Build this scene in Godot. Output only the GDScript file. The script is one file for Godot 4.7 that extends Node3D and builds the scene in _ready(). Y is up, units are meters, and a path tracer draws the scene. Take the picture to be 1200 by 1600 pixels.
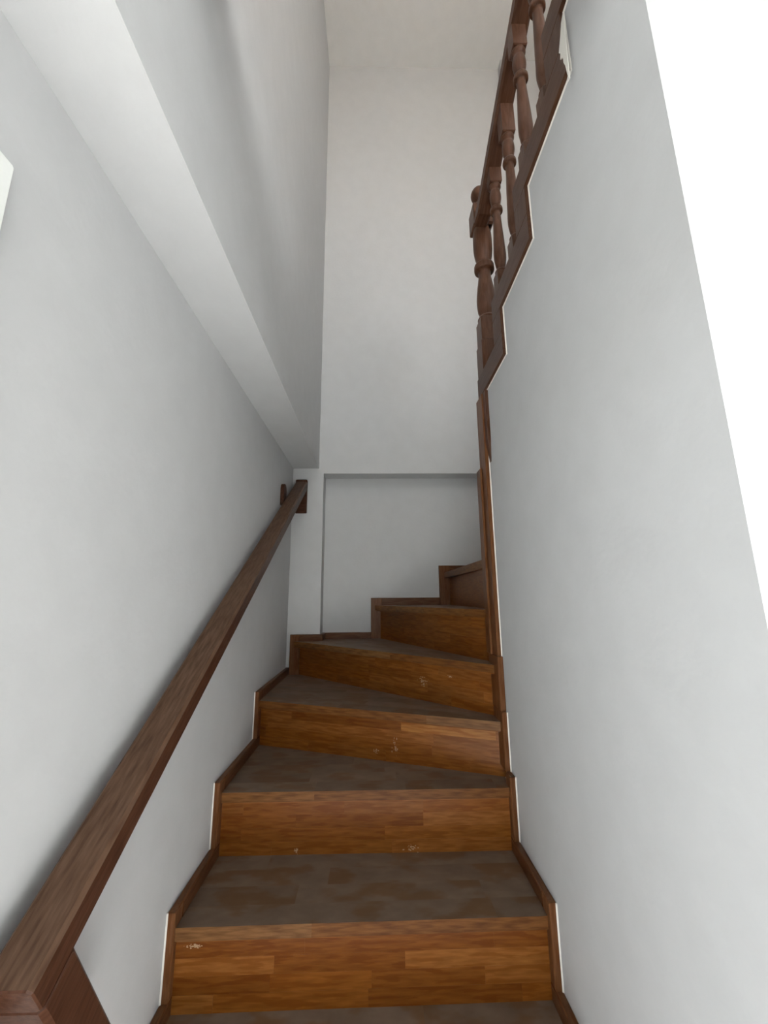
extends Node3D
# A winding wooden staircase. Plan coordinates: x to the right, y up from the camera's height, z forwards; at() turns them into the scene's metres.

const EYE := 1.504          # the camera's height over the lower floor
const XL := -0.507          # lower wall beside the handrail
const XS := -0.347          # face of the bulkhead and the wall above it
const XR := 0.448           # face of the wall under the upper flight
const ZB := 2.434           # back wall
const ZP := 2.545           # its recessed panel
const YB := 0.7876          # underside of the bulkhead
const YSOFF := 1.20         # lower ceiling
const YUP := 1.42           # upper floor
const YC := 4.134           # upper ceiling
const FLOOR := -1.504
const XFAR := 1.75
const XNEAR := -2.7          # the lower room's other side, behind the handrail wall
const ZSIDE := 0.42           # where the handrail wall ends at a wide doorway
const ZLINTEL := -0.75
const ZREAR := -3.4

var rng := RandomNumberGenerator.new()
var used := {}
var tex := {}
var M := {}
var FRONT := Basis(Vector3(1, 0, 0), Vector3(0, 1, 0), Vector3(0, 0, 1))      # polygons of (x, y), pulled towards the camera
var SIDE := Basis(Vector3(0, 0, -1), Vector3(0, 1, 0), Vector3(1, 0, 0))      # polygons of (z forwards, y), pulled to the right
var PLAN := Basis(Vector3(1, 0, 0), Vector3(0, 0, -1), Vector3(0, 1, 0))      # polygons of (x, z forwards), pulled up

func at(x: float, y: float, z: float) -> Vector3:
	return Vector3(x, y + EYE, -z)

# ------------------------------------------------------------------ scene tree
func numbered(called: String) -> String:
	var n: int = used.get(called, 0)
	used[called] = n + 1
	return called if n == 0 else "%s_%03d" % [called, n]

func describe(o: Node, label := "", category := "", group := "", kind := "") -> void:
	if label: o.set_meta("label", label)
	if category: o.set_meta("category", category)
	if group: o.set_meta("group", group)
	if kind: o.set_meta("kind", kind)

func base(called: String, where: Vector3, label: String, category: String, kind := "") -> Node3D:
	var o := Node3D.new()
	o.name = numbered(called)
	add_child(o)
	o.position = where
	describe(o, label, category, "", kind)
	return o

func put(parent: Node3D, called: String, mesh: Mesh, mat: Material, xf: Transform3D) -> MeshInstance3D:
	var o := MeshInstance3D.new()
	o.name = numbered(called) if parent == self else called
	o.mesh = mesh
	if mat: o.material_override = mat
	parent.add_child(o, true)
	o.global_transform = xf
	o.cast_shadow = GeometryInstance3D.SHADOW_CASTING_SETTING_ON
	return o

func structure(called: String, mesh: Mesh, mat: Material, xf: Transform3D, label: String, category: String) -> MeshInstance3D:
	var o := put(self, called, mesh, mat, xf)
	describe(o, label, category, "", "structure")
	return o

# ------------------------------------------------------------------ meshes
func tri(st: SurfaceTool, a: Vector3, b: Vector3, c: Vector3, out: Vector3, n: Array = []) -> void:
	var flip := (b - a).cross(c - a).dot(out) > 0.0
	var flat := out.normalized()
	var order := [0, 2, 1] if flip else [0, 1, 2]
	var p := [a, b, c]
	for k in order:
		st.set_normal(n[k] if n.size() else flat)
		st.add_vertex(p[k])

func quad(st: SurfaceTool, a: Vector3, b: Vector3, c: Vector3, d: Vector3, hint: Vector3) -> void:
	var n := (b - a).cross(c - a)
	if n.length() < 1e-12: n = (c - a).cross(d - a)
	if n.dot(hint) < 0: n = -n
	tri(st, a, b, c, n)
	tri(st, a, c, d, n)

func area(p: PackedVector2Array) -> float:
	var s := 0.0
	for i in p.size():
		s += p[i].cross(p[(i + 1) % p.size()])
	return s * 0.5

func inset(p: PackedVector2Array, by: float) -> PackedVector2Array:
	var out := PackedVector2Array()
	var n := p.size()
	for i in n:
		var a := p[(i + n - 1) % n]
		var b := p[i]
		var c := p[(i + 1) % n]
		var d1 := (b - a).normalized()
		var d2 := (c - b).normalized()
		var n1 := Vector2(-d1.y, d1.x)
		var n2 := Vector2(-d2.y, d2.x)
		var m := n1 + n2
		var k := 1.0 + n1.dot(n2)
		out.append(b + (m * by / k if k > 0.15 else n1 * by))
	return out

# a polygon in local x, y pulled along local z, its rims chamfered; the upper cap may go to a tool of its own
func add_ext(st: SurfaceTool, poly_in, z0: float, z1: float, bevel := 0.0, xf := Transform3D.IDENTITY, top: SurfaceTool = null, worn: SurfaceTool = null) -> void:
	var p := PackedVector2Array(poly_in)
	if area(p) < 0: p.reverse()
	var q := inset(p, bevel) if bevel > 0 else p
	var idx := Geometry2D.triangulate_polygon(q)
	var v := func(a: Vector2, z: float) -> Vector3: return xf * Vector3(a.x, a.y, z)
	var up := xf.basis.z
	for k in range(0, idx.size(), 3):
		tri(top if top else st, v.call(q[idx[k]], z1), v.call(q[idx[k + 1]], z1), v.call(q[idx[k + 2]], z1), up)
		tri(st, v.call(q[idx[k]], z0), v.call(q[idx[k + 1]], z0), v.call(q[idx[k + 2]], z0), -up)
	var n := p.size()
	for i in n:
		var j := (i + 1) % n
		var d := p[j] - p[i]
		if d.length() < 1e-7: continue
		var side := xf.basis * Vector3(d.y, -d.x, 0)
		quad(worn if worn and side.normalized().y > 0.5 else st, v.call(p[i], z0 + bevel), v.call(p[j], z0 + bevel), v.call(p[j], z1 - bevel), v.call(p[i], z1 - bevel), side)
		if bevel > 0:
			quad(st, v.call(p[i], z1 - bevel), v.call(p[j], z1 - bevel), v.call(q[j], z1), v.call(q[i], z1), side.normalized() + up)
			quad(st, v.call(p[i], z0 + bevel), v.call(p[j], z0 + bevel), v.call(q[j], z0), v.call(q[i], z0), side.normalized() - up)

func begin() -> SurfaceTool:
	var st := SurfaceTool.new()
	st.begin(Mesh.PRIMITIVE_TRIANGLES)
	return st

func rect(x0: float, y0: float, x1: float, y1: float) -> PackedVector2Array:
	return PackedVector2Array([Vector2(x0, y0), Vector2(x1, y0), Vector2(x1, y1), Vector2(x0, y1)])

# a rectangle whose four corners are cut, for members with eased long edges
func eased(x0: float, y0: float, x1: float, y1: float, c: float) -> PackedVector2Array:
	return PackedVector2Array([Vector2(x0 + c, y0), Vector2(x1 - c, y0), Vector2(x1, y0 + c), Vector2(x1, y1 - c), Vector2(x1 - c, y1), Vector2(x0 + c, y1), Vector2(x0, y1 - c), Vector2(x0, y0 + c)])

func ext(poly, z0: float, z1: float, bevel := 0.0) -> ArrayMesh:
	var st := begin()
	add_ext(st, poly, z0, z1, bevel)
	return st.commit()

func add_box(st: SurfaceTool, lo: Vector3, hi: Vector3, bevel := 0.0) -> void:
	add_ext(st, rect(lo.x, lo.y, hi.x, hi.y), lo.z, hi.z, bevel)

# boxes given as [x0, x1, y0, y1, z0, z1] in plan coordinates, joined into one piece of the building, around the origin o
func shell(boxes: Array, o: Vector3) -> ArrayMesh:
	var st := begin()
	for b in boxes:
		add_box(st, at(b[0], b[2], b[5]) - o, at(b[1], b[3], b[4]) - o)
	return st.commit()

func add_lathe(st: SurfaceTool, prof: Array, seg: int, xf := Transform3D.IDENTITY) -> void:
	var n := prof.size()
	var nor := []
	for i in n:
		var a: Vector2 = prof[max(i - 1, 0)]
		var b: Vector2 = prof[min(i + 1, n - 1)]
		var t := (b - a).normalized()
		nor.append(Vector2(t.y, -t.x))
	for i in n - 1:
		for k in seg:
			var a0 := TAU * k / seg
			var a1 := TAU * (k + 1) / seg
			var c := []
			var nn := []
			for e in [[i, a0], [i, a1], [i + 1, a1], [i + 1, a0]]:
				var p: Vector2 = prof[e[0]]
				var m: Vector2 = nor[e[0]]
				c.append(xf * Vector3(p.x * cos(e[1]), p.y, p.x * sin(e[1])))
				nn.append((xf.basis * Vector3(m.x * cos(e[1]), m.y, m.x * sin(e[1]))).normalized())
			var mid: float = (a0 + a1) * 0.5
			var nm: Vector2 = nor[i] + nor[i + 1]
			var out := xf.basis * Vector3(nm.x * cos(mid), nm.y, nm.x * sin(mid))
			tri(st, c[0], c[1], c[2], out, [nn[0], nn[1], nn[2]])
			tri(st, c[0], c[2], c[3], out, [nn[0], nn[2], nn[3]])

# a turned profile rounded off between its given points
func turned(points: Array, steps := 4) -> Array:
	var out := []
	var n := points.size()
	for i in n - 1:
		var p0: Vector2 = points[max(i - 1, 0)]
		var p1: Vector2 = points[i]
		var p2: Vector2 = points[i + 1]
		var p3: Vector2 = points[min(i + 2, n - 1)]
		for s in steps:
			var t := float(s) / steps
			var c := p1.cubic_interpolate(p2, p0, p3, t)
			c.y = lerp(p1.y, p2.y, t)
			out.append(Vector2(max(c.x, 0.0005), c.y))
	out.append(points[n - 1])
	return out

# ------------------------------------------------------------------ materials
func noise_values(seed_: int, freq: float, octaves: int, size: int) -> Image:
	var f := FastNoiseLite.new()
	f.seed = seed_
	f.noise_type = FastNoiseLite.TYPE_SIMPLEX_SMOOTH
	f.frequency = freq
	f.fractal_type = FastNoiseLite.FRACTAL_FBM
	f.fractal_octaves = octaves
	var im := f.get_seamless_image(size, size)
	im.convert(Image.FORMAT_L8)
	return im

func tone_texture(im: Image, dark: Color, light: Color, second: Image = null, patch := Color.WHITE, lo := 0.55, hi := 0.8) -> ImageTexture:
	var w := im.get_width()
	var out := Image.create(w, w, false, Image.FORMAT_RGB8)
	for y in w:
		for x in w:
			var c := dark.lerp(light, im.get_pixel(x, y).r)
			if second:
				c = c.lerp(patch, smoothstep(lo, hi, second.get_pixel(x, y).r) * patch.a)
			out.set_pixel(x, y, c)
	out.generate_mipmaps()
	return ImageTexture.create_from_image(out)

func bump_texture(im: Image, strength: float) -> ImageTexture:
	var b: Image = im.duplicate()
	b.convert(Image.FORMAT_RGBA8)
	b.bump_map_to_normal_map(strength)
	return ImageTexture.create_from_image(b)

func mat(color: Color, rough: float, scale := Vector3.ONE, offset := Vector3.ZERO, albedo: Texture2D = null, normal: Texture2D = null, depth := 0.3) -> StandardMaterial3D:
	var m := StandardMaterial3D.new()
	m.albedo_color = color
	m.roughness = rough
	m.uv1_triplanar = true
	m.uv1_triplanar_sharpness = 8.0
	m.uv1_scale = scale
	m.uv1_offset = offset
	m.metallic_specular = 0.3
	if albedo: m.albedo_texture = albedo
	if normal:
		m.normal_enabled = true
		m.normal_texture = normal
		m.normal_scale = depth
	return m

func make_materials() -> void:
	var grain := noise_values(11, 0.02, 5, 512)
	var fine := noise_values(23, 0.06, 4, 512)
	var blotch := noise_values(37, 0.012, 4, 512)
	tex.grain = tone_texture(grain, Color(0.82, 0.76, 0.70), Color(1.0, 1.0, 1.0), blotch, Color(0.80, 0.70, 0.56, 0.7), 0.5, 0.7)
	tex.dust = tone_texture(grain, Color(0.86, 0.85, 0.84), Color(1.0, 1.0, 1.0), blotch, Color(0.86, 0.72, 0.56, 0.6), 0.42, 0.78)
	tex.worn = tone_texture(grain, Color(0.68, 0.62, 0.57), Color(1.0, 1.0, 1.0), blotch, Color(1.0, 0.98, 0.95, 0.35), 0.52, 0.72)
	tex.plaster = tone_texture(blotch, Color(0.982, 0.982, 0.982), Color(1.0, 1.0, 1.0))
	tex.plaster_bump = bump_texture(fine, 2.0)
	tex.wood_bump = bump_texture(grain, 3.0)
	M.wall = mat(Color(0.795, 0.80, 0.805), 0.75, Vector3.ONE * 1.3, Vector3.ZERO, tex.plaster, tex.plaster_bump, 0.10)
	M.ceiling = mat(Color(0.91, 0.915, 0.915), 0.8, Vector3.ONE * 1.3, Vector3.ZERO, tex.plaster, tex.plaster_bump, 0.10)
	M.tile = mat(Color(0.78, 0.78, 0.77), 0.35, Vector3.ONE * 0.8, Vector3.ZERO, tex.plaster)
	M.white = mat(Color(0.93, 0.94, 0.93), 0.35)
	M.caulk = mat(Color(0.90, 0.89, 0.86), 0.6)
	M.rear_wall = mat(Color(0.84, 0.84, 0.84), 0.8, Vector3.ONE * 1.3, Vector3.ZERO, tex.plaster)
	M.floor = mat(Color(0.86, 0.77, 0.67), 0.4, Vector3.ONE * 0.8, Vector3.ZERO, tex.plaster)
	var ALONG := Vector3(1.1, 9, 9)
	var tones := [Color(0.536, 0.335, 0.134), Color(0.512, 0.311, 0.119), Color(0.566, 0.362, 0.164), Color(0.488, 0.290, 0.104), Color(0.542, 0.332, 0.125), Color(0.524, 0.332, 0.146), Color(0.578, 0.377, 0.176), Color(0.554, 0.347, 0.140)]
	M.stave = []
	M.top = []
	for k in tones.size():
		M.stave.append(mat(tones[k], 0.38, ALONG, Vector3(0.37 * k, 0.21 * k, 0.53 * k), tex.grain, tex.wood_bump, 0.12))
		var g: float = [0.0, 0.02, -0.02, 0.01, -0.015, 0.03, 0.0, 0.015][k]
		M.top.append(mat(Color(0.47 + g, 0.40 + g, 0.345 + g), 0.5, Vector3(0.9, 1.6, 1.6), Vector3(0.41 * k, 0.29 * k, 0.17 * k), tex.dust, tex.wood_bump, 0.1))
	M.nose = []
	for k in 3: M.nose.append(mat([Color(0.51, 0.345, 0.18), Color(0.47, 0.305, 0.15), Color(0.51, 0.365, 0.22)][k], 0.45, ALONG, Vector3(0.3 * k, 0.5, 0.2), tex.worn, tex.wood_bump, 0.15))
	M.pale_stave = mat(Color(0.66, 0.45, 0.22), 0.38, ALONG, Vector3(0.1, 0.7, 0.3), tex.grain, tex.wood_bump, 0.12)
	M.skirt = mat(Color(0.42, 0.285, 0.185), 0.35, ALONG, Vector3(0.3, 0.1, 0.6), tex.grain, tex.wood_bump, 0.12)
	M.skirt_up = mat(Color(0.46, 0.31, 0.20), 0.35, Vector3(9, 1.1, 9), Vector3(0.7, 0.2, 0.1), tex.grain, tex.wood_bump, 0.12)
	M.rail = mat(Color(0.43, 0.335, 0.27), 0.48, Vector3(1.2, 8, 8), Vector3(0.2, 0.5, 0.4), tex.worn, tex.wood_bump, 0.2)
	M.rail_red = mat(Color(0.34, 0.225, 0.17), 0.42, Vector3(1.2, 8, 8), Vector3(0.6, 0.3, 0.1), tex.worn, tex.wood_bump, 0.2)
	M.turned = mat(Color(0.37, 0.26, 0.205), 0.36, Vector3(9, 1.2, 9), Vector3(0.2, 0.4, 0.8), tex.grain, tex.wood_bump, 0.1)
	M.board = mat(Color(0.345, 0.24, 0.185), 0.4, ALONG, Vector3(0.5, 0.9, 0.2), tex.grain, tex.wood_bump, 0.12)
	M.board_up = mat(Color(0.345, 0.24, 0.185), 0.4, Vector3(9, 1.1, 9), Vector3(0.15, 0.35, 0.75), tex.grain, tex.wood_bump, 0.12)
	M.smudge = mat(Color(0.68, 0.57, 0.45), 0.7)
	M.glass = StandardMaterial3D.new()
	M.glass.albedo_color = Color(0.95, 0.98, 1.0, 0.06)
	M.glass.transparency = BaseMaterial3D.TRANSPARENCY_ALPHA
	M.glass.roughness = 0.02

# ------------------------------------------------------------------ steps
const RISE := 0.18
var treads := {}     # step number: height of its top
var noses := {}      # step number: [outer end, inner end] of its front edge in plan

func step_data() -> void:
	treads = {-2: -1.324, -1: -1.144, 0: -0.964, 1: -0.784, 2: -0.604, 3: -0.424, 4: -0.245, 5: -0.052, 6: 0.142, 7: 0.325, 8: 0.51, 9: 0.695, 10: 0.878, 11: 1.058, 12: 1.238, 13: YUP}
	var l := XL + 0.02
	var r := XR - 0.02
	noses = {-2: [Vector2(l, 0.395), Vector2(r, 0.395)], -1: [Vector2(l, 0.66), Vector2(r, 0.66)], 0: [Vector2(l, 0.922), Vector2(r, 0.922)], 1: [Vector2(l, 1.18), Vector2(r, 1.187)],
		2: [Vector2(l, 1.447), Vector2(r, 1.443)], 3: [Vector2(l, 1.84), Vector2(r, 1.497)], 4: [Vector2(-0.462, 2.414), Vector2(r, 1.535)], 5: [Vector2(0.0, 2.525), Vector2(r, 1.565)],
		6: [Vector2(0.43, 2.525), Vector2(r + 0.004, 1.585)], 7: [Vector2(0.93, 2.525), Vector2(0.54, 1.60)], 8: [Vector2(1.43, 2.40), Vector2(0.545, 1.585)], 9: [Vector2(1.43, 1.90), Vector2(0.545, 1.575)],
		10: [Vector2(1.43, 1.557), Vector2(XR, 1.557)], 11: [Vector2(1.43, 1.296), Vector2(XR, 1.296)], 12: [Vector2(1.43, 1.021), Vector2(XR, 1.021)], 13: [Vector2(1.43, 0.76), Vector2(XR, 0.76)]}

# the plan of step k: its front edge, then along the walls to the next riser, a little of it under that riser
func tread_plan(k: int) -> PackedVector2Array:
	var a: Vector2 = noses[k][0]
	var b: Vector2 = noses[k][1]
	var c: Vector2 = noses[k + 1][0]
	var d: Vector2 = noses[k + 1][1]
	var e := (d - c).normalized()
	var behind := Vector2(-e.y, e.x) * 0.045       # the boards run on under the next riser
	var c2 := c + behind
	var d2 := d + behind
	match k:
		3: return PackedVector2Array([a, Vector2(a.x, 2.43), c2, d2, b])
		4: return PackedVector2Array([a, Vector2(-0.328, 2.414), Vector2(-0.328, 2.54), c2, d2, b])
		7: return PackedVector2Array([a, Vector2(1.43, 2.525), c2, d2, b])
	if k == 2: return PackedVector2Array([a, Vector2(a.x, c2.y), c2, d2, b])
	return PackedVector2Array([a, c2, d2, b])

func local_frame(k: int) -> Transform3D:
	var a: Vector2 = noses[k][0]
	var b: Vector2 = noses[k][1]
	var x := Vector3(b.x - a.x, 0, -(b.y - a.y)).normalized()
	var up := Vector3.UP
	var back := up.cross(x)      # x, back, up is right-handed
	return Transform3D(Basis(x, back, up), at(a.x, treads[k], a.y))

func build_tread(stair: Node3D, k: int, with_staves: bool) -> void:
	var xf := local_frame(k)
	var inv := xf.affine_inverse()
	var p := PackedVector2Array()
	for q in tread_plan(k):
		var v := inv * at(q.x, treads[k], q.y)
		p.append(Vector2(v.x, v.y))
	if not with_staves:
		put(stair, "tread", ext(p, -0.033, 0.0, 0.002), M.stave[posmod(k, 6)], xf)
		return
	var core := put(stair, "tread", ext(inset(p if area(p) > 0 else _reversed(p), 0.004), -0.033, -0.029), M.stave[posmod(k, 6)], xf)
	var ymax := 0.0
	var xmin := 0.0
	var xmax := 0.0
	for v in p:
		ymax = max(ymax, v.y)
		xmin = min(xmin, v.x)
		xmax = max(xmax, v.x)
	var y := -0.002
	var row := 0
	while y < ymax:
		var w := 0.07
		var x := xmin - rng.randf_range(0.02, 0.25)
		while x < xmax:
			var len := rng.randf_range(0.26, 0.52)
			var piece := rect(x, y, x + len, y + w)
			for q in Geometry2D.intersect_polygons(piece, p):
				if absf(area(q)) < 0.0002: continue
				var s := begin()
				var top := begin()
				add_ext(s, q, -0.029, 0.0, 0.0, Transform3D.IDENTITY, top)
				var mesh := s.commit()
				top.commit(mesh)
				if mesh.get_surface_count() < 2: continue
				mesh.surface_set_material(0, M.nose[rng.randi() % 3])
				mesh.surface_set_material(1, M.top[rng.randi() % 6])
				put(core, "stave", mesh, null, xf)
			x += len
		y += w
		row += 1

func _reversed(p: PackedVector2Array) -> PackedVector2Array:
	var q := p.duplicate()
	q.reverse()
	return q

func build_riser(stair: Node3D, k: int, with_staves: bool) -> MeshInstance3D:
	var a: Vector2 = noses[k][0]
	var b: Vector2 = noses[k][1]
	var x := Vector3(b.x - a.x, 0, -(b.y - a.y)).normalized()
	var out := x.cross(Vector3.UP)      # towards whoever climbs
	var y0: float = treads[k - 1] if treads.has(k - 1) else FLOOR
	var y1: float = treads[k] - 0.033
	var xf := Transform3D(Basis(x, Vector3.UP, out), at(a.x, y0, a.y) - out * (0.010 if k < 3 else 0.03))
	var more := 0.0 if k < 3 or k > 6 else 0.03       # run on behind the skirting at both ends
	xf.origin -= x * more
	var length := a.distance_to(b) + 2.0 * more
	var high := y1 - y0
	if not with_staves:
		return put(stair, "riser", ext(rect(0, 0, length, high), -0.018, 0.0, 0.001), M.stave[posmod(k * 2 + 1, 6)], xf)
	var core := put(stair, "riser", ext(rect(0, 0, length, high), -0.018, -0.008), M.stave[3], xf)
	var rows := 4
	for r in rows:
		var s := -rng.randf_range(0.05, 0.3)
		while s < length:
			var len := rng.randf_range(0.24, 0.5)
			var x0: float = max(s, 0.0)
			var x1: float = min(s + len, length)
			if x1 - x0 > 0.015:
				var m: Material = M.stave[rng.randi() % M.stave.size()]
				if k == 3 and r == 3 and x0 < length * 0.72 and x1 > length * 0.72: m = M.pale_stave
				var proud := rng.randf_range(-0.0003, 0.0003)
				put(core, "stave", ext(rect(x0, high * r / rows, x1, high * (r + 1) / rows), -0.008, proud, 0.0002), m, xf)
			s += len
	return core

# a rubbed-off fleck of white paint lying on a riser: short ragged strokes
func smudge(riser: MeshInstance3D, x: float, y: float, w: float, h: float, seed_: int, strokes: int) -> void:
	var r := RandomNumberGenerator.new()
	r.seed = seed_
	var st := begin()
	for k in strokes * 5:
		var c := Vector2(x + r.randfn(0.0, w * 0.55), y + r.randfn(0.0, h * 0.55))
		var p := PackedVector2Array()
		var n := 7
		var size := r.randf_range(0.0006, 0.0022)
		for j in n:
			var t := TAU * j / n
			p.append(c + Vector2(cos(t) * size * r.randf_range(0.6, 1.4) * (1.6 if w > h else 0.7), sin(t) * size * r.randf_range(0.6, 1.4) * (0.7 if w > h else 1.8)))
		add_ext(st, p, 0.0003, 0.0006)
	put(riser, "paint_smudge", st.commit(), M.smudge, riser.global_transform)

# ------------------------------------------------------------------ the scene
func _ready() -> void:
	rng.seed = 4711
	# camera
	var cam := Camera3D.new()
	cam.name = "camera"
	add_child(cam)
	cam.fov = 103.33
	cam.near = 0.02
	cam.far = 60.0
	cam.global_transform = Transform3D(Basis(Vector3(0.999732, -0.008172, 0.02167), Vector3(0.003567, 0.978849, 0.204555), Vector3(-0.022883, -0.204422, 0.978615)), at(0, 0, 0))
	cam.current = true
	# overcast sky through the windows behind the camera
	var env := Environment.new()
	var sky := Sky.new()
	var sm := ProceduralSkyMaterial.new()
	sm.sky_top_color = Color(0.86, 0.90, 0.94)
	sm.sky_horizon_color = Color(0.93, 0.95, 0.96)
	sm.ground_horizon_color = Color(0.62, 0.61, 0.58)
	sm.ground_bottom_color = Color(0.46, 0.45, 0.42)
	sm.sky_curve = 0.3
	sky.sky_material = sm
	env.background_mode = Environment.BG_SKY
	env.sky = sky
	env.background_energy_multiplier = 4.0
	env.tonemap_mode = Environment.TONE_MAPPER_LINEAR
	env.tonemap_exposure = 1.28
	env.sdfgi_enabled = true
	env.ssao_enabled = true
	env.ssil_enabled = true
	var we := WorldEnvironment.new()
	we.name = "environment"
	we.environment = env
	add_child(we)

	# sun falling through the windows onto the floors behind the camera
	var sun := DirectionalLight3D.new()
	sun.name = "sun"
	sun.light_color = Color(1.0, 0.995, 0.985)
	sun.light_energy = 16.0
	sun.light_angular_distance = 0.6
	sun.shadow_enabled = true
	sun.sky_mode = DirectionalLight3D.SKY_MODE_LIGHT_ONLY
	add_child(sun)
	sun.global_transform = Transform3D(Basis.looking_at(Vector3(1.0, -0.48, 0.05).normalized(), Vector3.UP), at(1.2, 6.0, -6.0))

	make_materials()
	step_data()
	build_shell()
	build_windows()
	build_stairs()
	build_skirting()
	build_handrail()
	build_balustrade()
	build_door()

func frame(o: Vector3) -> Transform3D:
	return Transform3D(Basis.IDENTITY, o)

func build_shell() -> void:
	var o := at(0.0, FLOOR, 0.0)
	structure("floor", shell([[XNEAR, XFAR, FLOOR - 0.15, FLOOR, ZREAR, ZSIDE], [XL, XFAR, FLOOR - 0.15, FLOOR, ZSIDE, 0.47], [XL, XR, FLOOR - 0.15, FLOOR, 0.47, 2.6]], o), M.tile, frame(o), "pale tiled floor of the lower room", "floor")
	o = at(XL, FLOOR, 0.0)
	structure("wall_left", shell([[XL - 0.2, XL, FLOOR - 0.15, YB, ZSIDE, 2.75], [XL - 0.2, XL, 0.56, YB, ZLINTEL, ZSIDE]], o), M.wall, frame(o), "plain grey-white wall behind the dark wall handrail", "wall")
	o = at(XS, YB, 0.0)
	structure("wall_left_upper", shell([[XL - 0.2, XS, YB, YC, ZLINTEL, ZB], [XL - 0.2, XS, YUP, W3[2], ZREAR - 0.2, ZLINTEL], [XL - 0.2, XS, W3[3], YC, ZREAR - 0.2, ZLINTEL], [XL - 0.2, XS, W3[2], W3[3], ZREAR - 0.2, W3[0]], [XL - 0.2, XS, W3[2], W3[3], W3[1], ZLINTEL]], o), M.wall, frame(o), "white bulkhead overhanging the handrail wall, with the tall wall above it", "wall")
	o = at(0.5, FLOOR, ZB)
	structure("wall_back", shell([[XL - 0.2, 1.65, 0.755, YC, ZB, 2.75], [XL, -0.318, FLOOR - 0.15, 0.755, ZB, 2.75], [-0.318, 1.65, FLOOR - 0.15, 0.755, ZP, 2.75], [1.0, 1.45, 0.9, YC, ZB - 0.06, ZB]], o), M.wall, frame(o), "tall back wall with a recessed panel above the winding steps", "wall")
	# the wall under the upper flight, its head stepped along the flight
	var p := PackedVector2Array([Vector2(0.47, FLOOR - 0.15), Vector2(1.55, FLOOR - 0.15), Vector2(1.55, 0.798), Vector2(1.218, 0.798), Vector2(1.218, 0.978), Vector2(0.943, 0.978), Vector2(0.943, 1.158), Vector2(0.681, 1.158), Vector2(0.681, YUP), Vector2(0.47, YUP)])
	o = at(XR, FLOOR, 0.47)
	var st := begin()
	add_ext(st, p, XR, 0.53, 0.0, Transform3D(SIDE, at(0, 0, 0) - o))
	var wr := structure("wall_right", st.commit(), M.wall, frame(o), "grey-white wall under the upper flight, its top stepped below the brown trim", "wall")
	# torn plaster at the trim near the top
	var ragged := [[1.30, 0.655], [1.288, 0.667], [1.264, 0.676], [1.25, 0.683], [1.236, 0.690], [1.225, 0.684], [1.212, 0.688], [1.199, 0.676], [1.185, 0.677], [1.168, 0.672], [1.13, 0.668], [1.124, 0.678], [1.118, 0.664], [1.156, 0.662], [1.2, 0.661]]
	var q := PackedVector2Array()
	for e in ragged: q.append(Vector2(e[1] + 0.006, e[0]))
	put(wr, "torn_plaster", ext(q, XR - 0.0155, XR - 0.0125), M.caulk, Transform3D(SIDE, at(0, 0, 0)))
	o = at(1.9, FLOOR, 0.47)
	structure("wall_front", shell([[0.53, XFAR, FLOOR - 0.15, YSOFF, 0.47, 0.6]], o), M.wall, frame(o), "brightly lit white wall beyond the outer corner", "wall")
	o = at(-1.6, FLOOR, ZSIDE)
	structure("wall_side", shell([[XNEAR, XL - 0.2, FLOOR - 0.15, YSOFF, ZSIDE, ZSIDE + 0.2], [XNEAR - 0.2, XNEAR, FLOOR - 0.15, W1[2], ZREAR - 0.2, ZSIDE + 0.2], [XNEAR - 0.2, XNEAR, W1[3], YUP, ZREAR - 0.2, ZSIDE + 0.2], [XNEAR - 0.2, XNEAR, W1[2], W1[3], ZREAR - 0.2, W1[0]], [XNEAR - 0.2, XNEAR, W1[2], W1[3], W1[1], ZSIDE + 0.2]], o), M.rear_wall, frame(o), "white walls of the lower room behind the camera", "wall")
	o = at(1.45, FLOOR, 1.6)
	structure("wall_stairwell", shell([[1.45, 1.65, FLOOR - 0.15, YC, 0.6, 2.55]], o), M.wall, frame(o), "white side wall of the upper flight behind the balusters", "wall")
	o = at(1.4, YSOFF, -1.0)
	structure("ceiling_lower", shell([[XNEAR, XL - 0.2, YSOFF, YUP, ZREAR, ZSIDE + 0.2], [XL - 0.2, XS, YSOFF, YUP, ZREAR, ZLINTEL], [XS, XR, YSOFF, YUP, ZREAR, 0.55], [XR, XFAR, YSOFF, YUP, ZREAR, 0.47], [0.53, XFAR, YSOFF, YUP, 0.47, 0.735]], o), M.ceiling, frame(o), "white ceiling slab of the lower room overhead", "ceiling")
	o = at(1.3, YC, -0.5)
	structure("ceiling", shell([[XL - 0.2, XFAR + 0.2, YC, YC + 0.2, ZREAR - 0.2, 2.75]], o), M.ceiling, frame(o), "white ceiling high above the stairwell", "ceiling")
	o = at(2.4, YUP, 0.76)
	structure("wall_front_upper", shell([[1.65, XFAR + 0.2, YUP, YC, 0.735, 0.9]], o), M.rear_wall, frame(o), "white wall of the upper room", "wall")
	o = at(XFAR, FLOOR, -1.5)
	structure("wall_far", shell([[XFAR, XFAR + 0.2, FLOOR - 0.15, YC, ZREAR - 0.2, 0.9]], o), M.rear_wall, frame(o), "side wall of the rooms behind the camera", "wall")
	# the wall behind the camera with a window on each storey
	o = at(1.4, FLOOR, ZREAR)
	var z0 := ZREAR - 0.2
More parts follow.
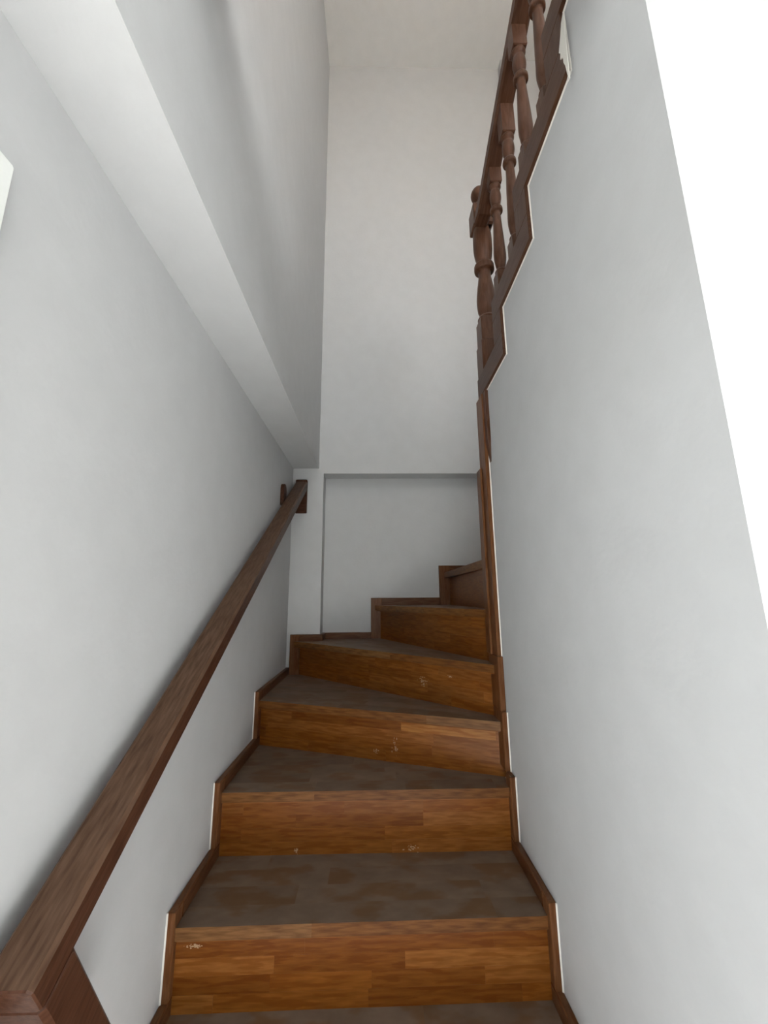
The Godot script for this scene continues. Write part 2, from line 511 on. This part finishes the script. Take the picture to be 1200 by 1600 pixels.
	structure("wall_rear", shell([[XNEAR, XFAR, FLOOR - 0.15, W4[2], z0, ZREAR], [XNEAR, XFAR, W4[3], YUP, z0, ZREAR], [XNEAR, W4[0], W4[2], W4[3], z0, ZREAR], [W4[1], XFAR, W4[2], W4[3], z0, ZREAR], [XS, XFAR, YUP, W2[2], z0, ZREAR], [XS, XFAR, W2[3], YC, z0, ZREAR], [XS, W2[0], W2[2], W2[3], z0, ZREAR], [W2[1], XFAR, W2[2], W2[3], z0, ZREAR]], o), M.rear_wall, frame(o), "wall behind the camera, with the upper room window", "wall")
	var uf := begin()
	o = at(1.4, YUP, -1.0)
	for b in [[XS, XR, ZREAR, 0.55], [XR, XFAR, ZREAR, 0.735]]:
		add_box(uf, at(b[0], YUP, b[3]) - o, at(b[1], YUP + 0.01, b[2]) - o)
	structure("floor_upper", uf.commit(), M.floor, frame(o), "beige tiled floor of the upper room", "floor")

const W4 := [-0.75, 0.25, -0.60, 1.05]      # in the lower room's rear wall: x, x, y, y
const W1 := [-3.0, 0.10, -1.40, 1.05]      # in the lower room's side wall: z, z, y, y
const W3 := [-3.2, -0.85, 2.0, 3.95]      # in the upper room's side wall: z, z, y, y
const W2 := [-0.25, 1.65, 2.0, 3.90]      # in the upper room's rear wall: x, x, y, y

func build_windows() -> void:
	# a glazed door in the side wall behind the camera, a window in the upper room; each drawn in its own plane: u along the wall, y up
	window("window_1", "wide white glazed door behind the camera", W1[1] - W1[0], W1[3] - W1[2], Transform3D(SIDE, at(XNEAR - 0.1, W1[2], (W1[0] + W1[1]) / 2)))
	window("window_2", "white window of the upper room", W2[1] - W2[0], W2[3] - W2[2], Transform3D(FRONT, at((W2[0] + W2[1]) / 2, W2[2], ZREAR - 0.1)))
	window("window_4", "white window behind the camera, facing the stairs", W4[1] - W4[0], W4[3] - W4[2], Transform3D(FRONT, at((W4[0] + W4[1]) / 2, W4[2], ZREAR - 0.1)))
	window("window_3", "white side window of the upper room", W3[1] - W3[0], W3[3] - W3[2], Transform3D(SIDE, at(XS - 0.2, W3[2], (W3[0] + W3[1]) / 2)))

func window(called: String, label: String, w: float, h: float, xf: Transform3D) -> void:
	var win := base(called, xf.origin, label, "window", "structure")
	var f := begin()
	var e := 0.05
	for b in [[-w / 2, 0.0, w / 2, e], [-w / 2, h - e, w / 2, h], [-w / 2, e, -w / 2 + e, h - e], [w / 2 - e, e, w / 2, h - e], [-0.03, e, 0.03, h - e]]:
		add_ext(f, rect(b[0], b[1], b[2], b[3]), -0.03, 0.03, 0.003)
	put(win, "window_frame", f.commit(), M.white, xf)
	for s in [-1, 1]:
		put(win, "pane", ext(rect(min(s * 0.03, s * (w / 2 - e)), e, max(s * 0.03, s * (w / 2 - e)), h - e), -0.002, 0.002), M.glass, xf)

func build_stairs() -> void:
	var stair := base("staircase", at(0, FLOOR, 0.395), "winding wooden staircase with orange-brown risers and dusty grey-brown treads", "staircase")
	var risers := {}
	for k in range(-2, 14):
		risers[k] = build_riser(stair, k, k >= 1 and k <= 6)
		if k < 13: build_tread(stair, k, k >= 0 and k <= 6)
	# flecks of paint on the risers
	smudge(risers[1], 0.045, 0.135, 0.022, 0.004, 3, 6)
	smudge(risers[3], 0.62, 0.055, 0.012, 0.03, 5, 5)
	smudge(risers[3], 0.54, 0.03, 0.01, 0.008, 6, 3)
	smudge(risers[4], 0.93, 0.075, 0.018, 0.016, 7, 9)
	smudge(risers[4], 1.07, 0.11, 0.008, 0.003, 8, 3)
	smudge(risers[2], 0.60, 0.012, 0.016, 0.007, 9, 5)
	smudge(risers[2], 0.24, 0.010, 0.005, 0.010, 10, 3)

func side_board(parent: Node3D, z0: float, z1: float, y0: float, y1: float, x0: float, x1: float, upright: bool) -> void:
	put(parent, "board", ext(rect(-(z1 - z0) / 2, 0, (z1 - z0) / 2, y1 - y0), x0 - (x0 + x1) / 2, x1 - (x0 + x1) / 2, 0.0025), M.skirt_up if upright else M.skirt, Transform3D(SIDE, at((x0 + x1) / 2, y0, (z0 + z1) / 2)))

func bead(parent: Node3D, pts: Array, x: float, w: float) -> void:
	# a line of white filler between board and wall, along (z, y) points
	var st := begin()
	for i in pts.size() - 1:
		var a := Vector2(pts[i][0], pts[i][1])
		var b := Vector2(pts[i + 1][0], pts[i + 1][1])
		var d := (b - a).normalized() * w * 0.5
		var n := Vector2(-d.y, d.x)
		add_ext(st, [a - d - n, b + d - n, b + d + n, a - d + n], x - 0.004, x + 0.004, 0.0008)
	put(parent, "filler_bead", st.commit(), M.caulk, Transform3D(SIDE, at(0, 0, 0)))

func build_skirting() -> void:
	# left: boards along each tread and up each riser
	var lip := 0.036
	var left := base("baseboard_left", at(XL + 0.01, FLOOR, 1.2), "brown stepped skirting board along the handrail wall", "skirting", "structure")
	var lz := {-1: 0.655, 0: 0.914, 1: 1.171, 2: 1.427, 3: 1.83, 4: ZB}
	for k in range(-1, 4):
		var t: float = treads[k]
		side_board(left, lz[k], lz[k] + 0.045, treads[k - 1] + lip, t + lip, XL, XL + 0.02, true)
		side_board(left, lz[k] + 0.045, lz[k + 1] + (0.045 if k < 3 else 0.0), t - 0.01, t + lip, XL, XL + 0.02, false)
		bead(left, [[lz[k] - 0.001, treads[k - 1] + lip], [lz[k] - 0.001, t + lip]], XL + 0.0, 0.0022)
	# right: the same down the other side; the winders' narrow ends crowd against the corner board
	var right := base("baseboard_right", at(XR - 0.01, FLOOR, 1.2), "brown stepped skirting board along the wall under the upper flight", "skirting", "structure")
	var rz := {-1: 0.655, 0: 0.914, 1: 1.172, 2: 1.4285, 3: 1.472, 4: 1.484}
	for k in range(-1, 4):
		var t: float = treads[k]
		side_board(right, rz[k], rz[k] + (0.045 if k < 3 else 0.1), treads[k - 1] + lip, t + lip, XR - 0.02, XR, true)
		if k < 2: side_board(right, rz[k] + 0.045, rz[k + 1] + 0.045, t - 0.01, t + lip, XR - 0.02, XR, false)
		bead(right, [[rz[k] - 0.001, treads[k - 1] + lip], [rz[k] - 0.001, t + lip]], XR - 0.0, 0.002)
	side_board(right, rz[4], 1.6, treads[3] + lip, treads[4] + lip, XR - 0.02, XR, true)
	# the corner board that covers the wall's end, from the fourth tread up to the upper flight
	var corner := base("trim_1", at(XR - 0.01, treads[4], 1.5), "tall upright brown board covering the end of the wall", "trim", "structure")
	put(corner, "board", ext(rect(1.492, treads[4] + lip, 1.56, 0.798), XR - 0.017, XR, 0.002), M.skirt_up, Transform3D(SIDE, at(0, 0, 0)))
	put(corner, "edge_strip", ext(rect(1.545, treads[4] + lip, 1.60, 0.50), XR - 0.026, XR - 0.017, 0.002), M.skirt_up, Transform3D(SIDE, at(0, 0, 0)))
	put(corner, "end_board", ext(rect(1.56, treads[4] + lip, 1.575, 0.798), XR - 0.017, 0.535, 0.001), M.skirt_up, Transform3D(SIDE, at(0, 0, 0)))
	bead(corner, [[1.491, treads[4] + lip], [1.491, 0.15], [1.491, 0.798]], XR - 0.0, 0.002)
	# back wall: stepped over the winders
	var back := base("baseboard_back", at(0, treads[3], ZB), "brown stepped skirting board on the back wall above the winding treads", "skirting", "structure")
	var fb := func(x0: float, x1: float, y0: float, y1: float, z: float, up: bool) -> void:
		put(back, "board", ext(rect(-(x1 - x0) / 2, 0, (x1 - x0) / 2, y1 - y0), 0.0, 0.02, 0.0025), M.skirt_up if up else M.skirt, Transform3D(FRONT, at((x0 + x1) / 2, y0, z)))
	fb.call(XL + 0.022, -0.43, treads[3] - 0.01, treads[4] + lip, ZB, true)
	fb.call(-0.43, -0.30, treads[4] - 0.01, treads[4] + lip, ZB, false)
	put(back, "board", ext(rect(ZB, treads[4] - 0.01, ZP, treads[4] + lip), -0.318, -0.30, 0.002), M.skirt, Transform3D(SIDE, at(0, 0, 0)))
	fb.call(-0.30, -0.025, treads[4] - 0.01, treads[4] + lip, ZP, false)
	fb.call(-0.025, 0.04, treads[4] - 0.01, treads[5] + lip + 0.008, ZP, true)
	fb.call(0.04, 0.397, treads[5] - 0.01, treads[5] + lip + 0.008, ZP, false)
	fb.call(0.397, 0.462, treads[5] - 0.01, treads[6] + lip + 0.008, ZP, true)
	fb.call(0.462, 0.91, treads[6] - 0.01, treads[6] + lip + 0.008, ZP, false)
	fb.call(0.91, 0.95, treads[6] - 0.01, treads[7] + lip, ZP, true)
	fb.call(0.95, 1.45, treads[7] - 0.01, treads[7] + lip, ZP, false)

func build_handrail() -> void:
	var slope := 0.64
	var o := at(-0.45, treads[0], 0.66)
	var hr := base("wall_handrail", o, "dark brown wooden handrail sloping up the wall beside the stairs", "handrail")
	# along the slope: local x runs up the rail, y square to it, z to the right
	var len_up := sqrt(1.0 + slope * slope)
	var up := Vector3(0, slope, -1).normalized()
	var square := Vector3(0, 1, slope).normalized()
	var zt := 2.425
	var top := at(-0.45, 0.71 + slope * (zt - 2.434), zt)      # middle of the top face at its upper end
	var xf := Transform3D(Basis(up, square, Vector3.RIGHT), top)
	var thick := 0.050
	var down := -(zt - 0.603) * len_up
	var st := begin()
	# a member with eased long edges: the section in y, z drawn along x
	var along := Transform3D(Basis(Vector3(0, 0, -1), Vector3(0, 1, 0), Vector3(1, 0, 0)), Vector3.ZERO)
	var worn := begin()
	add_ext(st, eased(-0.035, -thick, 0.035, 0.0, 0.006), down, 0.02, 0.002, along, null, worn)
	var rail := st.commit()
	worn.commit(rail)
	rail.surface_set_material(0, M.rail_red)
	rail.surface_set_material(1, M.rail)      # its upper face is worn and dusty
	put(hr, "rail", rail, null, xf)
	# the return at the foot, square to the rail and mitred into it
	st = begin()
	var across := Transform3D(Basis(Vector3(0, 0, 1), Vector3(1, 0, 0), Vector3(0, 1, 0)), Vector3.ZERO)
	add_ext(st, eased(-0.035, down - 0.001, 0.035, down + 0.062, 0.006), -thick - 0.24, -thick + 0.0005, 0.002, across)
	var leg := put(hr, "lower_return", st.commit(), M.rail_red, xf)
	describe(leg, "reddish brown return at the foot of the rail")
	# block on the back wall that takes the rail's upper end
	put(hr, "end_block", ext(eased(-0.035, -0.105, 0.035, 0.105, 0.004), 0.0, 0.022, 0.003), M.rail_red, Transform3D(FRONT, at(-0.45, 0.605, ZB)))
	# brackets on the wall
	for b in [[2.15, 0.545], [0.612, -0.49]]:
		var c := PackedVector2Array()
		for e in [[-0.03, -0.06], [0.03, -0.06], [0.03, 0.03], [0.022, 0.048], [0.008, 0.06], [-0.012, 0.06], [-0.024, 0.05], [-0.03, 0.03]]: c.append(Vector2(e[0], e[1] - (0.0 if b[0] > 2.0 else 0.02)))
		var bs := begin()
		add_ext(bs, c, 0.0, 0.021, 0.002)
		put(hr, "bracket", bs.commit(), M.rail_red, Transform3D(SIDE, at(XL, b[1], b[0])))

const RAIL_SLOPE := 0.67
func rail_under(z: float) -> float:
	return 1.655 + RAIL_SLOPE * (1.25 - z)

func baluster_mesh(h: float, ring: float) -> ArrayMesh:
	# square foot, turned shaft with a collar, square head; y from 0 to h
	var st := begin()
	var s := 0.023
	var upd := Transform3D(Basis(Vector3(0, 0, 1), Vector3(1, 0, 0), Vector3(0, 1, 0)), Vector3.ZERO)
	var head := ring + 0.115
	add_ext(st, rect(-s, -s, s, s), 0.0, 0.115, 0.003, upd)
	add_ext(st, rect(-s, -s, s, s), head, h, 0.003, upd)
	var p := [Vector2(0.012, 0.112), Vector2(0.0195, 0.118), Vector2(0.0195, 0.126), Vector2(0.013, 0.134), Vector2(0.0165, 0.15), Vector2(0.0205, 0.185), Vector2(0.0195, 0.23), Vector2(0.0165, ring * 0.75), Vector2(0.0135, ring - 0.03), Vector2(0.0135, ring - 0.012), Vector2(0.0205, ring - 0.008), Vector2(0.0215, ring), Vector2(0.0205, ring + 0.008), Vector2(0.0135, ring + 0.013), Vector2(0.016, ring + 0.03), Vector2(0.0198, ring + 0.055), Vector2(0.0185, ring + 0.08), Vector2(0.0155, ring + 0.095), Vector2(0.0205, ring + 0.104), Vector2(0.0205, ring + 0.112), Vector2(0.012, ring + 0.118)]
	for k in p.size(): p[k].x *= 1.1
	add_lathe(st, turned(p, 3), 24)
	return st.commit()

func build_balustrade() -> void:
	var o := at(0.48, treads[10], 1.5)
	var b := base("stair_balustrade", o, "reddish-brown wooden balustrade with turned balusters on the upper flight", "balustrade")
	# handrail: side outline in (z, y), slightly out of line with the wall
	var zlow := 1.452
	var ztop := 0.42
	var prof := PackedVector2Array([Vector2(ztop, rail_under(ztop)), Vector2(1.392, 1.56), Vector2(zlow, 1.56), Vector2(zlow, rail_under(zlow) + 0.062), Vector2(ztop, rail_under(ztop) + 0.062)])
	var st := begin()
	var skew := atan(0.052)
	var xf := Transform3D(SIDE, at(0.471, 0, 1.27))
	xf.basis = Basis(Vector3.UP, skew) * SIDE
	var shifted := PackedVector2Array()
	for v in prof: shifted.append(Vector2((v.x - 1.27) / cos(skew), v.y))
	add_ext(st, shifted, -0.03, 0.03, 0.007)
	put(b, "handrail", st.commit(), M.board, xf)
	# balusters, two to a tread
	for e in [[0.475, 1.286, 11, 0.40], [0.481, 1.140, 11, 0.44], [0.478, 0.988, 12, 0.40], [0.481, 0.850, 12, 0.445], [0.487, 0.70, 13, 0.42], [0.493, 0.55, 13, 0.46]]:
		var y0: float = treads[e[2]]
		var y1: float = rail_under(e[1]) + 0.012
		put(b, "baluster", baluster_mesh(y1 - y0, e[3]), M.turned, frame(at(e[0], y0, e[1])))
	# newel post at the foot of the upper flight
	var upd := Transform3D(Basis(Vector3(0, 0, 1), Vector3(1, 0, 0), Vector3(0, 1, 0)), Vector3.ZERO)
	var n := at(0.481, 0.48, 1.502)
	st = begin()
	add_ext(st, eased(-0.044, -0.044, 0.044, 0.044, 0.004), 0.11, 0.545, 0.003, upd)
	# tapered foot below
	var lo := [Vector2(0.030, 0.0), Vector2(0.044, 0.11)]
	for k in 4:
		var a := TAU * k / 4 + PI / 4
		var c := TAU * (k + 1) / 4 + PI / 4
		var f := sqrt(2.0)
		var v := [Vector3(cos(a) * lo[0].x * f, 0, sin(a) * lo[0].x * f), Vector3(cos(c) * lo[0].x * f, 0, sin(c) * lo[0].x * f), Vector3(cos(c) * lo[1].x * f, 0.112, sin(c) * lo[1].x * f), Vector3(cos(a) * lo[1].x * f, 0.112, sin(a) * lo[1].x * f)]
		quad(st, v[0], v[1], v[2], v[3], Vector3(cos((a + c) / 2), -0.1, sin((a + c) / 2)))
		tri(st, v[0], v[1], Vector3.ZERO, Vector3.DOWN)
	add_ext(st, eased(-0.040, -0.040, 0.040, 0.040, 0.004), 0.545, 0.655, 0.003, upd)
	var newel := put(b, "newel_post", st.commit(), M.turned, frame(n))
	st = begin()
	var y := 0.48
	var np := [Vector2(0.02, 1.130 - y), Vector2(0.039, 1.137 - y), Vector2(0.0395, 1.147 - y), Vector2(0.032, 1.155 - y), Vector2(0.031, 1.163 - y), Vector2(0.037, 1.180 - y), Vector2(0.0405, 1.215 - y), Vector2(0.040, 1.245 - y), Vector2(0.034, 1.300 - y), Vector2(0.0275, 1.345 - y), Vector2(0.026, 1.368 - y), Vector2(0.028, 1.376 - y), Vector2(0.041, 1.381 - y), Vector2(0.0425, 1.395 - y), Vector2(0.041, 1.409 - y), Vector2(0.030, 1.415 - y), Vector2(0.0295, 1.424 - y), Vector2(0.036, 1.450 - y), Vector2(0.0405, 1.485 - y), Vector2(0.041, 1.53 - y), Vector2(0.039, 1.575 - y), Vector2(0.034, 1.60 - y)]
	add_lathe(st, turned(np, 3), 32)
	put(newel, "turned_shaft", st.commit(), M.turned, frame(n))
	st = begin()
	add_ext(st, eased(-0.043, -0.043, 0.043, 0.043, 0.004), 1.592 - y, 1.705 - y, 0.008, upd)
	put(newel, "handrail_block", st.commit(), M.turned, frame(n))
	st = begin()
	var bp := [Vector2(0.03, 1.70 - y), Vector2(0.024, 1.715 - y), Vector2(0.018, 1.73 - y), Vector2(0.016, 1.745 - y)]
	for k in 13:
		var t := -PI / 2 * 0.72 + (PI / 2 * 1.72) * k / 12.0
		bp.append(Vector2(max(0.038 * cos(t), 0.0004), 1.785 - y + 0.038 * sin(t)))
	add_lathe(st, bp, 28)
	put(newel, "ball_finial", st.commit(), M.turned, frame(n))
	# stepped trim along the side of the upper flight
	var trim := base("trim_2", at(XR, 0.798, 1.2), "dark brown zigzag trim along the edge of the upper flight", "trim", "structure")
	var x0 := XR - 0.013
	var x1 := XR + 0.06
	var lv := [0.798, 0.978, 1.158, 1.338]
	var qz := [1.55, 1.218, 0.943, 0.681, 0.45]
	for k in 4:
		var zf: float = qz[k] + (0.088 if k > 0 else 0.0)
		put(trim, "board", ext(rect(qz[k + 1], lv[k], zf, lv[k] + (0.088 if k < 3 else 0.082)), x0, x1, 0.0015), M.board, Transform3D(SIDE, at(0, 0, 0)))
		if k < 3:
			put(trim, "board", ext(rect(qz[k + 1], lv[k] + 0.088, qz[k + 1] + 0.088, lv[k + 1]), x0, x1, 0.0015), M.board_up, Transform3D(SIDE, at(0, 0, 0)))
			bead(trim, [[qz[k + 1] - 0.0012, lv[k] - 0.001], [qz[k + 1] - 0.0012, lv[k + 1] - 0.001]], XR - 0.0, 0.002)
		bead(trim, [[qz[k] - (0.0 if k else 0.055), lv[k] - 0.0012], [qz[k + 1], lv[k] - 0.0012]], XR - 0.0, 0.002)

func build_door() -> void:
	# a wide cased doorway; only the upper far corner of the casing shows at the picture's edge
	var d := base("door_1", at(XL, FLOOR, 0.02), "white doorway casing in the handrail wall, its upper corner showing", "door", "structure")
	var z0 := ZLINTEL + 0.01
	var z1 := 0.457
	var top := 0.579
	var st := begin()
	add_ext(st, eased(z1 - 0.075, FLOOR, z1, top, 0.004), XL, XL + 0.018, 0.003)
	add_ext(st, rect(z0, top - 0.075, z1 - 0.075, top), XL, XL + 0.018, 0.003)
	put(d, "casing", st.commit(), M.white, Transform3D(SIDE, at(0, 0, 0)))
	put(d, "jamb", ext(rect(ZSIDE - 0.02, FLOOR, ZSIDE, 0.56), XL - 0.205, XL, 0.002), M.white, Transform3D(SIDE, at(0, 0, 0)))
